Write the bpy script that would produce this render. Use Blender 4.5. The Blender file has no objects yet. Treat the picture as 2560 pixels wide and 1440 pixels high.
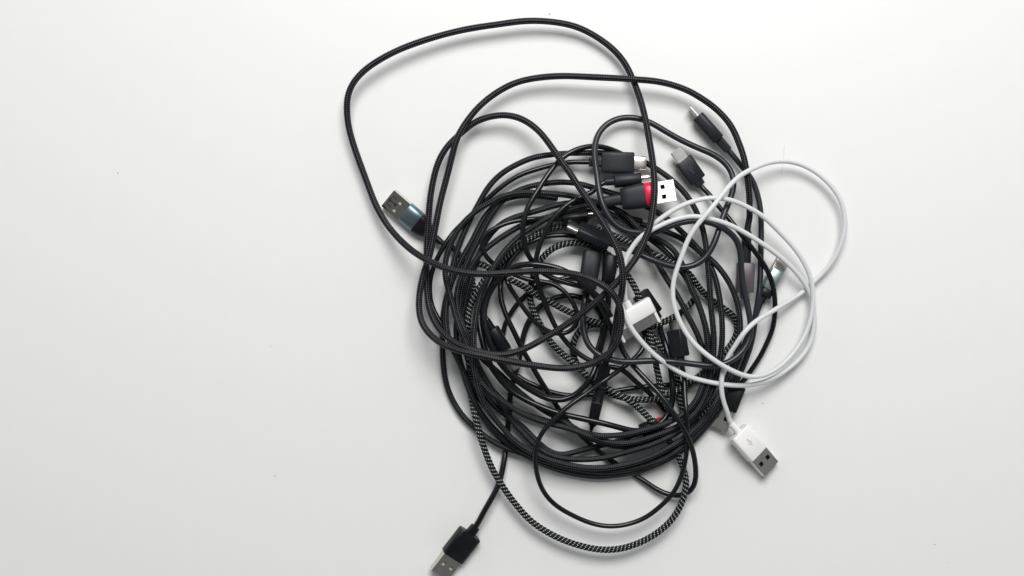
import bpy, bmesh, math, random
import numpy as np
from mathutils import Vector, Matrix

random.seed(3); rng = np.random.default_rng(3)
S = bpy.context.scene
COL = S.collection

# ------------------------------------------------------------------ camera, light, exposure
H = 0.75                      # height of the lens over the table top (m)
WID = 0.59                    # width of table seen (m)
PX = WID / 2560.0             # metres of table per photo pixel
cam_d = bpy.data.cameras.new('camera'); cam = bpy.data.objects.new('camera', cam_d); COL.objects.link(cam)
cam.location = (0, 0, H); cam.rotation_euler = (0, 0, 0)
cam_d.sensor_width = 36; cam_d.lens = 36 * H / WID; cam_d.clip_start = 0.02; cam_d.clip_end = 20
S.camera = cam

W = bpy.data.worlds.new('World'); S.world = W; W.use_nodes = True
nt = W.node_tree; bg = nt.nodes['Background']
tc = nt.nodes.new('ShaderNodeTexCoord'); sp = nt.nodes.new('ShaderNodeSeparateXYZ')
cr = nt.nodes.new('ShaderNodeValToRGB'); cr.color_ramp.elements[0].position = 0.0
cr.color_ramp.elements[0].color = (0.86, 0.87, 0.87, 1); cr.color_ramp.elements[1].position = 0.75
cr.color_ramp.elements[1].color = (0.16, 0.165, 0.17, 1)          # pale walls, a duller ceiling
nt.links.new(tc.outputs['Generated'], sp.inputs[0]); nt.links.new(sp.outputs['Z'], cr.inputs[0])
my = nt.nodes.new('ShaderNodeMapRange'); my.inputs[1].default_value = -0.8; my.inputs[2].default_value = 0.8   # window side bright, room side dimmer
my.inputs[3].default_value = 0.72; my.inputs[4].default_value = 1.35; nt.links.new(sp.outputs['Y'], my.inputs[0])
mv = nt.nodes.new('ShaderNodeVectorMath'); mv.operation = 'SCALE'
nt.links.new(cr.outputs[0], mv.inputs[0]); nt.links.new(my.outputs[0], mv.inputs['Scale'])
nt.links.new(mv.outputs[0], bg.inputs['Color']); bg.inputs['Strength'].default_value = 0.86

def area(name, loc, target, sx, sy, power, col):
    d = bpy.data.lights.new(name, 'AREA'); d.shape = 'RECTANGLE'; d.size = sx; d.size_y = sy
    d.energy = power; d.color = col
    o = bpy.data.objects.new(name, d); COL.objects.link(o); o.location = loc
    o.rotation_euler = (Vector(target) - Vector(loc)).to_track_quat('-Z', 'Y').to_euler()
    return o
area('window_light', (0.12, 0.80, 1.22), (0.04, 0.04, 0), 0.84, 0.64, 23.2, (1.0, 0.988, 0.975))
S.view_settings.view_transform = 'Standard'; S.view_settings.look = 'None'
S.view_settings.exposure = 0.0; S.view_settings.gamma = 1.0
S.render.engine = 'CYCLES'

# ------------------------------------------------------------------ materials
def mat(name, col, rough=0.5, metal=0.0, spec=0.5, coat=0.0):
    m = bpy.data.materials.new(name); m.use_nodes = True
    b = m.node_tree.nodes['Principled BSDF']
    b.inputs['Base Color'].default_value = (*col, 1); b.inputs['Roughness'].default_value = rough
    b.inputs['Metallic'].default_value = metal; b.inputs['Specular IOR Level'].default_value = spec
    b.inputs['Coat Weight'].default_value = coat
    return m
def N(m, t, **kw):
    n = m.node_tree.nodes.new(t)
    for k, v in kw.items(): setattr(n, k, v)
    return n
def grain(m, scale, dist, col_amt=0.0, rough_amt=0.0, detail=4):
    """fine surface relief plus slight colour and gloss variation"""
    t = m.node_tree; b = t.nodes['Principled BSDF']
    g = N(m, 'ShaderNodeNewGeometry'); n = N(m, 'ShaderNodeTexNoise'); n.inputs['Scale'].default_value = scale
    n.inputs['Detail'].default_value = detail
    t.links.new(g.outputs['Position'], n.inputs['Vector'])
    bp = N(m, 'ShaderNodeBump'); bp.inputs['Strength'].default_value = 1; bp.inputs['Distance'].default_value = dist
    t.links.new(n.outputs['Fac'], bp.inputs['Height']); t.links.new(bp.outputs[0], b.inputs['Normal'])
    if col_amt or rough_amt:
        n2 = N(m, 'ShaderNodeTexNoise'); n2.inputs['Scale'].default_value = scale * 0.12; n2.inputs['Detail'].default_value = 6
        t.links.new(g.outputs['Position'], n2.inputs['Vector'])
        if rough_amt:
            mr = N(m, 'ShaderNodeMapRange'); mr.inputs[3].default_value = b.inputs['Roughness'].default_value - rough_amt
            mr.inputs[4].default_value = b.inputs['Roughness'].default_value + rough_amt
            t.links.new(n2.outputs['Fac'], mr.inputs[0]); t.links.new(mr.outputs[0], b.inputs['Roughness'])
        if col_amt:
            c = b.inputs['Base Color'].default_value
            mx = N(m, 'ShaderNodeMix', data_type='RGBA')
            mx.inputs[6].default_value = (c[0]*(1-col_amt), c[1]*(1-col_amt), c[2]*(1-col_amt), 1)
            mx.inputs[7].default_value = (min(1, c[0]*(1+col_amt)), min(1, c[1]*(1+col_amt)), min(1, c[2]*(1+col_amt)), 1)
            t.links.new(n2.outputs['Fac'], mx.inputs[0]); t.links.new(mx.outputs[2], b.inputs['Base Color'])
    return m

M = {}
M['table'] = grain(mat('white_laminate', (0.765, 0.77, 0.765), 0.42, spec=0.4), 900, 0.000012, 0.012, 0.05)
M['rubber'] = grain(mat('matte_black_rubber', (0.012, 0.015, 0.020), 0.33, spec=0.45), 1500, 0.00002, 0.2, 0.08)
M['thin'] = grain(mat('satin_black_rubber', (0.004, 0.005, 0.0065), 0.24, spec=0.42), 900, 0.00001, 0.2, 0.06)
M['plastic'] = grain(mat('black_plastic', (0.013, 0.015, 0.019), 0.44, spec=0.28), 2600, 0.00003, 0.2, 0.08)
M['plastic_dark'] = grain(mat('dark_plastic', (0.005, 0.006, 0.007), 0.38, spec=0.28), 2600, 0.00003, 0.2, 0.06)
M['taupe'] = grain(mat('grey_satin_sleeve', (0.105, 0.092, 0.105), 0.38, metal=0.25), 2600, 0.00002, 0.1, 0.05)
M['white_cord'] = mat('white_rubber', (0.62, 0.63, 0.64), 0.42)
M['white'] = mat('white_plastic', (0.80, 0.795, 0.785), 0.30)
M['steel'] = grain(mat('nickel_steel', (0.72, 0.70, 0.66), 0.24, metal=1.0), 1200, 0.00001, 0.05, 0.08)
M['steel_bright'] = grain(mat('bright_steel', (0.84, 0.83, 0.80), 0.36, metal=1.0), 1200, 0.00001, 0.03, 0.05)
M['anod'] = grain(mat('blue_grey_anodised', (0.18, 0.25, 0.28), 0.38, metal=0.9), 1800, 0.00001, 0.08, 0.05)
M['anod_pale'] = grain(mat('pale_grey_anodised', (0.42, 0.50, 0.50), 0.34, metal=0.9), 1800, 0.00001, 0.06, 0.05)
M['steel_dark'] = grain(mat('polished_steel', (0.66, 0.63, 0.57), 0.14, metal=1.0), 900, 0.000006, 0.12, 0.05)
M['red'] = grain(mat('red_anodised', (0.80, 0.02, 0.06), 0.30, metal=0.35), 1800, 0.00001, 0.08, 0.05)
M['hole'] = mat('dark_gap', (0.006, 0.006, 0.007), 0.7)
M['tongue'] = mat('white_tongue', (0.75, 0.75, 0.73), 0.5)
M['emblem'] = mat('embossed_mark', (0.060, 0.066, 0.078), 0.35)
M['emblem_grey'] = mat('grey_print', (0.42, 0.42, 0.42), 0.5)
M['crumb'] = mat('brown_crumb', (0.46, 0.45, 0.42), 0.8)
M['crumb_y'] = mat('yellow_crumb', (0.72, 0.71, 0.55), 0.8)
M['hair'] = mat('fine_hair', (0.55, 0.50, 0.46), 0.5)

def math_n(m, op, a, b=None, c=None):
    n = N(m, 'ShaderNodeMath', operation=op); L = m.node_tree.links
    for i, v in enumerate((a, b, c)):
        if v is None: continue
        if isinstance(v, (int, float)): n.inputs[i].default_value = v
        else: L.new(v, n.inputs[i])
    return n.outputs[0]
def braid_mat(name, dark, light, pitch, strands, thr, rough=0.55, power=1.0, relief=0.00012):
    """woven sheath: two families of helical yarns crossing; UV.x = metres along the cord, UV.y = turns round it"""
    m = mat(name, dark, rough, spec=0.17); t = m.node_tree; b = t.nodes['Principled BSDF']
    uv = N(m, 'ShaderNodeUVMap'); s = N(m, 'ShaderNodeSeparateXYZ'); t.links.new(uv.outputs[0], s.inputs[0])
    u = math_n(m, 'MULTIPLY', s.outputs['X'], 2 * math.pi / pitch); v = math_n(m, 'MULTIPLY', s.outputs['Y'], 2 * math.pi * strands)
    a = math_n(m, 'SINE', math_n(m, 'ADD', u, v)); c = math_n(m, 'SINE', math_n(m, 'SUBTRACT', u, v))
    pr = math_n(m, 'MULTIPLY', a, c)
    h = math_n(m, 'MULTIPLY_ADD', pr, 0.5, 0.5)
    mr = N(m, 'ShaderNodeMapRange', interpolation_type='SMOOTHSTEP'); t.links.new(h, mr.inputs[0])
    mr.inputs[1].default_value = thr; mr.inputs[2].default_value = min(1, thr + 0.3)
    nz = N(m, 'ShaderNodeTexNoise'); nz.inputs['Scale'].default_value = 260
    g = N(m, 'ShaderNodeNewGeometry'); t.links.new(g.outputs['Position'], nz.inputs['Vector'])
    f = math_n(m, 'MULTIPLY', mr.outputs[0], math_n(m, 'MULTIPLY_ADD', nz.outputs['Fac'], 1.2, 0.25))
    mx = N(m, 'ShaderNodeMix', data_type='RGBA'); t.links.new(f, mx.inputs[0])
    mx.inputs[6].default_value = (*dark, 1); mx.inputs[7].default_value = (*light, 1)
    t.links.new(mx.outputs[2], b.inputs['Base Color'])
    bp = N(m, 'ShaderNodeBump'); bp.inputs['Distance'].default_value = relief; bp.inputs['Strength'].default_value = 0.8
    t.links.new(h, bp.inputs['Height']); t.links.new(bp.outputs[0], b.inputs['Normal'])
    return m
M['braid_top'] = braid_mat('charcoal_braid', (0.0035, 0.0035, 0.005), (0.095, 0.092, 0.102), 0.0026, 4, 0.60, rough=0.42)
M['braid'] = braid_mat('black_braid', (0.0025, 0.003, 0.004), (0.098, 0.106, 0.116), 0.0024, 4, 0.62, rough=0.50)

def sp_mat(name):
    """black sheath with pairs of white yarns running in short slanted dashes"""
    m = mat(name, (0.004, 0.005, 0.0055), 0.5, spec=0.2); t = m.node_tree; b = t.nodes['Principled BSDF']
    uv = N(m, 'ShaderNodeUVMap'); s = N(m, 'ShaderNodeSeparateXYZ'); t.links.new(uv.outputs[0], s.inputs[0])
    u = math_n(m, 'MULTIPLY', s.outputs['X'], 1 / 0.0023); v = s.outputs['Y']
    ph = math_n(m, 'FRACT', math_n(m, 'ADD', u, math_n(m, 'MULTIPLY', v, 2.0)))
    tri = math_n(m, 'ABSOLUTE', math_n(m, 'SUBTRACT', ph, 0.5))
    band = N(m, 'ShaderNodeMapRange', interpolation_type='SMOOTHSTEP'); t.links.new(tri, band.inputs[0])
    band.inputs[1].default_value = 0.16; band.inputs[2].default_value = 0.07
    ph2 = math_n(m, 'FRACT', math_n(m, 'SUBTRACT', math_n(m, 'MULTIPLY', v, 9.0), math_n(m, 'MULTIPLY', u, 0.5)))
    tri2 = math_n(m, 'ABSOLUTE', math_n(m, 'SUBTRACT', ph2, 0.5))
    dash = N(m, 'ShaderNodeMapRange', interpolation_type='SMOOTHSTEP'); t.links.new(tri2, dash.inputs[0])
    dash.inputs[1].default_value = 0.30; dash.inputs[2].default_value = 0.18
    f = math_n(m, 'MULTIPLY', band.outputs[0], dash.outputs[0])
    mx = N(m, 'ShaderNodeMix', data_type='RGBA'); t.links.new(f, mx.inputs[0])
    mx.inputs[6].default_value = (0.004, 0.005, 0.0055, 1); mx.inputs[7].default_value = (0.52, 0.57, 0.56, 1)
    t.links.new(mx.outputs[2], b.inputs['Base Color'])
    bp = N(m, 'ShaderNodeBump'); bp.inputs['Distance'].default_value = 0.0001
    t.links.new(dash.outputs[0], bp.inputs['Height']); t.links.new(bp.outputs[0], b.inputs['Normal'])
    return m
M['salt'] = sp_mat('black_and_white_braid')

# ------------------------------------------------------------------ helpers
def px2w(x, y, z=0.0):
    k = PX * (1 - z / H)
    return Vector(((x - 1280) * k, (720 - y) * k, z))
def obj(name, me, m, parent=None):
    o = bpy.data.objects.new(name, me); COL.objects.link(o)
    if m is not None and not me.materials: me.materials.append(M[m] if isinstance(m, str) else m)
    if parent is not None:
        o.parent = parent; o.matrix_parent_inverse = Matrix.Identity(4)
    return o
def mesh(name, v, f, smooth=True, angle=None):
    me = bpy.data.meshes.new(name); me.from_pydata([tuple(p) for p in v], [], f); me.update()
    if smooth:
        me.polygons.foreach_set('use_smooth', [True] * len(me.polygons))
        if angle: me.set_sharp_from_angle(angle=math.radians(angle))
    return me
def loft(secs, n=28):
    """closed body from superellipse sections (x, half width, half height, exponent[, y offset, z offset])"""
    V, F = [], []
    for s in secs:
        x, hw, hh, p = s[:4]; oy, oz = (s[4], s[5]) if len(s) > 4 else (0, 0)
        for i in range(n):
            a = 2 * math.pi * (i + 0.5) / n; c, q = math.cos(a), math.sin(a)
            V.append((x, oy + hw * math.copysign(abs(c) ** (2 / p), c), oz + hh * math.copysign(abs(q) ** (2 / p), q)))
    for k in range(len(secs) - 1):
        for i in range(n):
            j = (i + 1) % n; F.append((k*n+i, k*n+j, (k+1)*n+j, (k+1)*n+i))
    F.append(tuple(range(n - 1, -1, -1))); F.append(tuple(range((len(secs)-1)*n, len(secs)*n)))
    return V, F
def body(L, w, h, p=5, bev=0.0007, w0=None, h0=None, x0=0.0):
    w0 = w0 or w; h0 = h0 or h; b = bev
    return [(x0, w0/2-b, h0/2-b, p), (x0+b*.3, w0/2-b*.35, h0/2-b*.35, p), (x0+b, w0/2, h0/2, p),
            (x0+L-b, w/2, h/2, p), (x0+L-b*.3, w/2-b*.35, h/2-b*.35, p), (x0+L, w/2-b, h/2-b, p)]
def slab(V, F, x0, x1, y0, y1, z0, z1):
    k = len(V)
    V += [(x, y, z) for x in (x0, x1) for y in (y0, y1) for z in (z0, z1)]
    F += [tuple(k + i for i in q) for q in ((0,1,3,2),(4,6,7,5),(0,4,5,1),(2,3,7,6),(0,2,6,4),(1,5,7,3))]
def shell_usb_a(L=0.0118, w=0.0120, h=0.0045, t=0.0003, holes=True):
    V, F = [], []
    hx0, hx1 = L * 0.34, L * 0.34 + 0.0024
    ys = [-w/2, -0.0040, -0.0016, 0.0016, 0.0040, w/2]; xs = [0, hx0, hx1, L]
    for zc in (h/2 - t, -h/2):
        for i in range(3):
            for j in range(5):
                if i == 1 and j in (1, 3): continue
                slab(V, F, xs[i], xs[i+1], ys[j], ys[j+1], zc, zc + t)
    for y in (-w/2, w/2 - t): slab(V, F, 0, L, y, y + t, -h/2 + t, h/2 - t)
    return V, F
def ring_shell(secs_hw, secs_hh, L, p, t=0.00035, n=28):
    """hollow oval shell, open at the tip, blind at the back"""
    a = secs_hw; b = secs_hh; r = 0.0002
    return loft([(0, a, b, p), (L - r, a, b, p), (L, a - r, b - r, p), (L, a - t, b - t, p), (L*0.25, a - t, b - t, p)], n)

def frame_plug(back, front, roll=0.0):
    """orientation from two world points: x towards the tip"""
    x = (front - back); L = x.length; x.normalize()
    y = Vector((0, 0, 1)).cross(x)
    if y.length < 1e-6: y = Vector((0, 1, 0))
    y.normalize(); z = x.cross(y)
    R = Matrix((x, y, z)).transposed()
    R = R @ Matrix.Rotation(math.radians(roll), 3, 'X')
    return Matrix.Translation(back) @ R.to_4x4(), L

TR = []   # trident segments
def trident(scale):
    """the three-armed fork mark, thin raised strokes lying in the xy plane"""
    V, F = [], []; th = 0.00012; w = 0.00026
    def bar(x0, y0, x1, y1):
        d = Vector((x1-x0, y1-y0)); n = Vector((-d.y, d.x)).normalized() * w/2 / 1; k = len(V)
        for z in (0, th):
            for (x, y, s) in ((x0, y0, 1), (x1, y1, 1), (x1, y1, -1), (x0, y0, -1)):
                V.append((x*scale + n.x*s, y*scale + n.y*s, z))
        F.extend([tuple(k+i for i in q) for q in ((3,2,1,0),(4,5,6,7),(0,1,5,4),(1,2,6,5),(2,3,7,6),(3,0,4,7))])
    def disc(x, y, r, n=10):
        k = len(V)
        for z in (0, th):
            for i in range(n):
                a = 2*math.pi*i/n; V.append((x*scale + r*math.cos(a), y*scale + r*math.sin(a), z))
        F.append(tuple(k+n-1-i for i in range(n))); F.append(tuple(k+n+i for i in range(n)))
        for i in range(n): F.append((k+i, k+(i+1)%n, k+n+(i+1)%n, k+n+i))
    bar(-1, 0, 0.8, 0); disc(-1, 0, 0.00042); bar(0.75, -0.18, 1.15, 0); bar(0.75, 0.18, 1.15, 0)
    bar(-0.6, 0, -0.15, 0.42); bar(-0.15, 0.42, 0.3, 0.42); disc(0.3, 0.42, 0.0003)
    bar(-0.35, 0, 0.1, -0.42); bar(0.1, -0.42, 0.5, -0.42); disc(0.5, -0.42, 0.0003)
    return V, F

# ------------------------------------------------------------------ table
def grid_plane():
    xs = np.linspace(-0.9, 0.9, 13); ys = np.linspace(-0.6, 0.6, 9)
    V = [(x, y, 0) for y in ys for x in xs]; F = []
    for j in range(8):
        for i in range(12): F.append((j*13+i, j*13+i+1, (j+1)*13+i+1, (j+1)*13+i))
    return V, F
V, F = grid_plane(); k = len(V); slabV, slabF = [], []
slab(slabV, slabF, -0.9, 0.9, -0.6, 0.6, -0.025, -0.0005)
table = obj('table_top', mesh('table_top', V + slabV, F + [tuple(k+i for i in q) for q in slabF], smooth=False), 'table')
table['kind'] = 'structure'

# ------------------------------------------------------------------ cables: traced centre lines
# every point: (photo x, photo y[, height over the table in mm]); heights are first guesses, the relaxer below settles them
CAB = []
def cable(key, label, material, width_mm, z, pts, pins=(None, None)):
    P = []; cur = z
    for p in pts:
        if len(p) == 3: cur = p[2]
        P.append((p[0], p[1], cur))
    CAB.append(dict(key=key, label=label, mat=material, r=width_mm/2000.0*1.04, pts=P, plugs=[]))
    return CAB[-1]
PLUGS = []
def plug(c, kind, pts, z, roll=0.0, **kw):
    """pts: photo points from the cord end to the front of the housing; z heights (mm) at both"""
    d = dict(c=c, kind=kind, pts=pts, z=z, roll=roll, **kw); PLUGS.append(d); c['plugs'].append(d); return d

# the long charcoal braided cable that lies over everything
cA = cable('braided_cable', 'long charcoal braided cable lying on top with its big loops above the heap', 'braid_top', 3.55, 20, [
 (1873,577,9),(1874,540,10),(1873,480,13),(1868,438,16),(1860,394,15),(1847,357,13),(1827,313,11),(1789,271,11),(1754,246,11),(1715,224,11),(1652,205,12),
 (1580,198,13),(1486,193,13),(1402,190,12),(1340,195,11),(1288,207,11),(1236,235,11),(1194,270,12),(1161,312,14),(1142,346,15),(1132,383,14),(1119,435,13),(1100,508,13),
 (1090,560,14),(1082,600,14),(1074,640,15),(1060,680,15),(1049,730,16),(1047,770,17),(1053,805,19),(1075,837,23),(1100,857,27),(1142,875,31),(1200,888,33),(1267,902,33),
 (1333,913,31),(1400,921,30),(1440,919,29),(1482,908,29),(1515,890,30),(1538,865,32),(1549,833,34),(1554,803,35),(1553,775,36),(1541,745,37),(1525,726,38),(1492,704,37),
 (1450,688,34),(1400,680,30),(1333,678,29),(1267,682,31),(1208,685,33),(1150,680,33),(1107,668,30),(1067,650,26),(1030,627,20),(1000,600,14),(986,585,11),(957,546,9),(934,500,8),
 (917,454,8),(896,398,8),(880,350,8),(870,310,9),(867,270,10),(869,239,11),(882,208,12),(913,174,12),(975,135,12),(1048,105,11),(1152,76,10),(1252,60,10),(1319,52,10),
 (1392,56,9),(1444,68,8),(1496,95,7),(1538,128,7),(1565,162,7),(1580,193,7),(1594,228,9),(1607,270,13),(1616,310,16),(1623,350,18),(1630,392,20),(1635,433,22),(1637,475,25),
 (1634,510,27),(1630,542,28),(1622,575,29),(1608,608,30),(1592,642,31),(1570,672,32),(1550,697,32),(1532,717,32),(1498,747,31),(1465,775,29),(1423,807,27),(1382,833,26),
 (1345,855,26),(1308,874,27),(1267,886,28),(1225,886,29),(1180,874,28),(1145,862,26),(1118,843,22),(1100,826,19),(1080,793,15),(1070,755,12),(1066,715,11),(1066,680,11),
 (1067,645,11),(1067,605,11),(1071,550,11),(1075,498,11),(1084,446,11),(1096,404,11),(1117,367,11),(1138,346,11),(1165,322,10),(1185,306,10),(1215,294,11),(1260,287,12),
 (1300,295,13),(1325,309,14),(1350,330,16),(1375,362,19),(1400,398,22),(1425,433,24),(1447,467,26),(1467,495,29),(1492,533,31),(1517,572,33),(1537,608,35),(1551,642,36),
 (1557,683,37),(1556,725,36),(1547,765,30),(1540,805,26),(1534,850,23),(1523,890,20),(1514,912,17)])
plug(cA, 'micro', [(1864,657),(1861,731)], (9,9), 0, w=10.4, h=6.6, ow=10.4, oh=6.6, m='taupe', e=4, relief=(18,5.6,4.8,4), rm='plastic_dark', sl=4.5,
     label='grey sleeved plug under two smooth black cables')
plug(cA, 'none', [(1513,912),(1480,1066)], (15,9), 0, w=7.0, h=6.4, ow=6.6, oh=6.2, m='plastic_dark', e=3.2,
     body=lambda L,w,h: [(0,w*.40,h*.40,3),(0.0004,w*.49,h*.49,3),(L*.34,w*.48,h*.48,3),(L*.345,w*.45,h*.45,3),(L*.60,w*.45,h*.45,3),(L*.605,w*.47,h*.47,3),(L*.90,w*.43,h*.43,3),(L*.965,w*.37,h*.37,3),(L*.99,w*.22,h*.22,2.4),(L*1.03,w*.16,h*.16,2),(L*1.09,w*.06,h*.06,2)],
     bands=((0.343,7.0,6.4),(0.602,6.75,6.2)), label='long black plug with two thin seam rings pointing down')

# white cable
cW = cable('white_cable', 'thin white cable curling in loops at the right of the heap', 'white_cord', 2.65, 20, [
 (1571,748,24),(1562,722,25),(1557,690,25),(1562,657,25),(1577,623,25),(1603,590,25),(1640,569,25),(1670,555,24),(1700,545,23),(1730,540,22),(1764,544,22),(1806,555,21),(1847,573,20),
 (1889,598,18),(1931,627,14),(1962,652,12),(1993,683,10),(2014,712,8),(2028,740,6),(2034,771,5),(2036,800,5),(2034,830,5),(2024,862,5),(2000,897,6),(1967,925,7),(1925,950,9),
 (1883,962,12),(1842,964,14),(1800,960,15),(1750,950,16),(1705,935,17),(1674,915,19),(1642,892,22),(1617,869,25),(1592,840,27),(1573,812,28),(1562,785,28),(1550,755,27),(1543,725,25),(1543,695,24),
 (1552,665,23),(1572,630,22),(1600,594,23),(1625,568,23),(1660,540,22),(1702,515,22),(1743,500,23),(1785,494,22),(1827,500,21),(1868,517,19),(1908,541,16),(1952,583,13),(1993,629,12),(2018,671,10),
 (2030,708,9),(2033,745,8),(2029,785,8),(2017,828,8),(2000,860,9),(1975,893,10),(1945,920,12),(1912,938,15),(1875,943,18),(1833,928,23),(1800,910,26),(1758,880,26),(1725,847,25),
 (1700,805,25),(1687,771,25),(1681,729,25),(1687,688,25),(1702,646,26),(1722,594,26),(1743,562,27),(1768,533,27),(1789,508,27),(1816,473,24),(1847,441,21),(1879,423,18),(1920,407,12),
 (1962,402,9),(2004,411,8),(2045,434,8),(2077,463,8),(2102,500,8),(2112,540,8),(2112,575,8),(2097,625,7),(2072,667,5),(2035,704,4),(2010,728,4),(1983,747,5),(1952,765,8),(1925,782,14),
 (1897,797,20),(1867,823,26),(1848,848,24),(1834,870,20),(1822,888,16),(1810,915,17),(1805,940,18),(1803,960,19),(1804,985,18),(1811,1012,15),(1820,1035,13),(1828,1050,12)])
plug(cW, 'usb_a', [(1845,1079),(1893,1135)], (9,6), -14, w=13.2, h=7.4, ow=13, oh=7, m='white', e=7, relief=(6.5,4.1,4.1,2), trident=(2.0,0.45,'emblem_grey'),
     label='white plug with a grey trident mark')
plug(cW, 'dock', [(1573,769),(1591,804)], (22,20.5), -8, w=25.6, h=6.0, ow=25, oh=6, m='white', e=5, relief=(4,4.6,4.2,2), lines=True,
     label='wide flat white dock plug with three short lines')

# cable with the red ringed plug
cD1 = cable('braided_cable', 'black braided cable ending in the black plug with a red ring', 'braid', 3.2, 12, [
 (1508,506,16),(1470,513,14),(1440,520,13),(1400,530,12),(1375,542,12),(1335,566,13),(1291,597,14),(1266,622,16),(1247,647,17),(1235,666,18),(1222,690,18),(1210,716,18),(1197,751,19),(1191,785,20),(1186,814,21),
 (1184,845,23),(1185,880,23),(1186,917,23),(1190,946,22),(1199,980,20),(1211,1011,19),(1235,1044,17),(1254,1067,16),(1279,1096,15),(1304,1115,15),(1335,1133,15),(1372,1149,15),(1410,1160,15),
 (1470,1170,14),(1520,1169,14),(1570,1160,15),(1620,1145,15),(1657,1127,15),(1695,1106,14),(1735,1075,13),(1770,1037,12),(1797,990,12),(1820,941,12),(1838,895,12),(1848,850,12),(1851,810,12),
 (1842,752,12),(1821,702,12),(1802,675,12),(1780,650,12),(1755,632,12),(1735,610,12),(1710,585,12),(1670,548,11),(1635,526,9),(1600,508,7),(1560,492,6),(1520,480,7),(1485,470,8),(1460,462,9),(1435,457,9),(1400,455,9),(1360,459,9),
 (1324,466,9),(1290,478,8),(1258,500,8),(1236,526,8),(1217,557,9),(1205,582,10),(1195,600,10),(1185,620,10),(1172,647,11),(1160,675,11),(1151,700,12),(1144,722,12),(1141,745,13),(1143,770,14),(1150,795,15),
 (1160,820,16),(1171,845,16),(1182,875,15),(1193,910,14),(1206,935,13),(1221,960,12),(1240,988,10),(1262,1025,8),(1285,1059,8),(1310,1084,9),(1335,1112,10),(1354,1126,11),(1378,1139,12),(1410,1146,12),
 (1460,1149,12),(1514,1144,12),(1545,1136,12),(1582,1126,12),(1620,1115,12),(1657,1100,12),(1695,1080,12),(1726,1055,11),(1751,1025,11),(1772,995,11),(1787,955,11),(1798,910,11),(1804,867,12),(1806,830,13),
 (1805,802,13),(1802,765,13),(1797,734,12),(1790,700,11),(1780,672,10),(1765,645,8),(1742,622,7),(1715,602,6),(1680,585,5),(1640,570,4),(1600,560,3)])
plug(cD1, 'usb_a', [(1553,498),(1613,488)], (15,16), -3, w=14.2, h=9.4, ow=13.6, oh=8, m='plastic', e=3.0, relief=(11,6.4,5.4,3),
     body=lambda L,w,h: [(0,w*.38,h*.40,4),(0.0006,w*.42,h*.44,4),(L*.3,w*.46,h*.48,4),(L*.8,w*.50,h*.5,4),(L,w*.49,h*.49,4)],
     ring=(5.2,13.6,9.0,'red'), steel='steel_bright', label='black plug with a bright red ring and a shiny steel end')

# cable with the blue grey plugs
cD2 = cable('braided_cable', 'black braided cable with blue grey metal plugs at both ends', 'braid', 3.2, 10, [
 (1906,753,5),(1896,772,5),(1885,800,6),(1872,835,7),(1857,872,7),(1838,920,8),(1812,975,8),(1780,1033,8),(1745,1078,9),(1710,1112,10),(1670,1143,10),(1632,1157,11),(1582,1171,11),(1510,1179,11),(1450,1173,10),
 (1397,1162,10),(1345,1145,10),(1304,1126,9),(1272,1109,9),(1247,1084,9),(1222,1059,10),(1205,1036,11),(1186,1005,11),(1170,970,12),(1160,937,13),(1150,907,14),(1137,885,15),(1127,862,15),(1119,838,15),
 (1115,812,14),(1114,782,13),(1119,745,12),(1128,700,11),(1132,666,10),(1137,644,10),(1147,616,10),(1157,588,9),(1168,564,9),(1180,539,9),(1196,511,9),(1207,490,9),(1224,463,9),(1256,432,10),(1298,408,10),(1336,393,10),
 (1383,386,9),(1430,383,8),(1475,382,8),(1510,382,7),(1550,388,6),(1590,397,6),(1625,412,7),(1650,428,7),(1675,446,7),(1694,463,7),(1718,490,8),(1738,522,9),(1750,550,10),(1760,585,11),(1766,620,13),(1769,655,14),(1774,710,15),
 (1777,765,15),(1781,802,15),(1784,830,15),(1785,865,14),(1783,895,13),(1777,935,12),(1767,980,12),(1750,1017,13),(1725,1046,13),(1695,1066,14),(1664,1080,14),(1632,1091,15),(1595,1103,15),(1557,1109,15),(1520,1105,15),
 (1482,1094,16),(1452,1082,16),(1420,1070,15),(1390,1063,14),(1360,1056,14),(1336,1047,15),(1305,1034,16),(1280,1019,17),(1255,1002,18),(1224,980,19),(1202,958,20),(1188,932,20),(1180,900,20),(1170,866,19),(1157,839,18),(1147,814,18),
 (1137,782,17),(1129,751,16),(1121,724,15),(1115,702,14),(1112,680,14),(1113,655,14),(1122,620,13),(1135,591,13),(1152,564,13),(1174,541,13),(1195,524,13),(1224,507,13),(1255,491,13),(1292,482,13),(1330,481,13),
 (1380,484,13),(1430,490,13),(1480,503,10),(1530,519,9),(1558,532,9),(1580,552,10),(1597,574,10),(1620,588,10),(1650,600,10),(1682,622,11),(1703,655,13),(1717,690,14),(1727,721,15),(1740,746,15),(1750,771,15),(1760,802,15),(1766,830,15),(1769,861,14),
 (1769,890,12),(1763,935,12),(1753,975,14),(1742,999,15),(1722,1024,16),(1692,1046,17),(1664,1059,17),(1632,1069,17),(1595,1079,17),(1557,1087,17),(1520,1090,17),(1482,1088,16),(1450,1078,13),(1410,1064,9),(1360,1050,7),(1310,1035,6),
 (1260,1005,6),(1220,960,6),(1190,905,6),(1170,850,6),(1162,790,6),(1168,740,6),(1172,695,5),(1165,660,5),(1145,632,5),(1122,608,5),(1107,593,5)])
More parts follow.
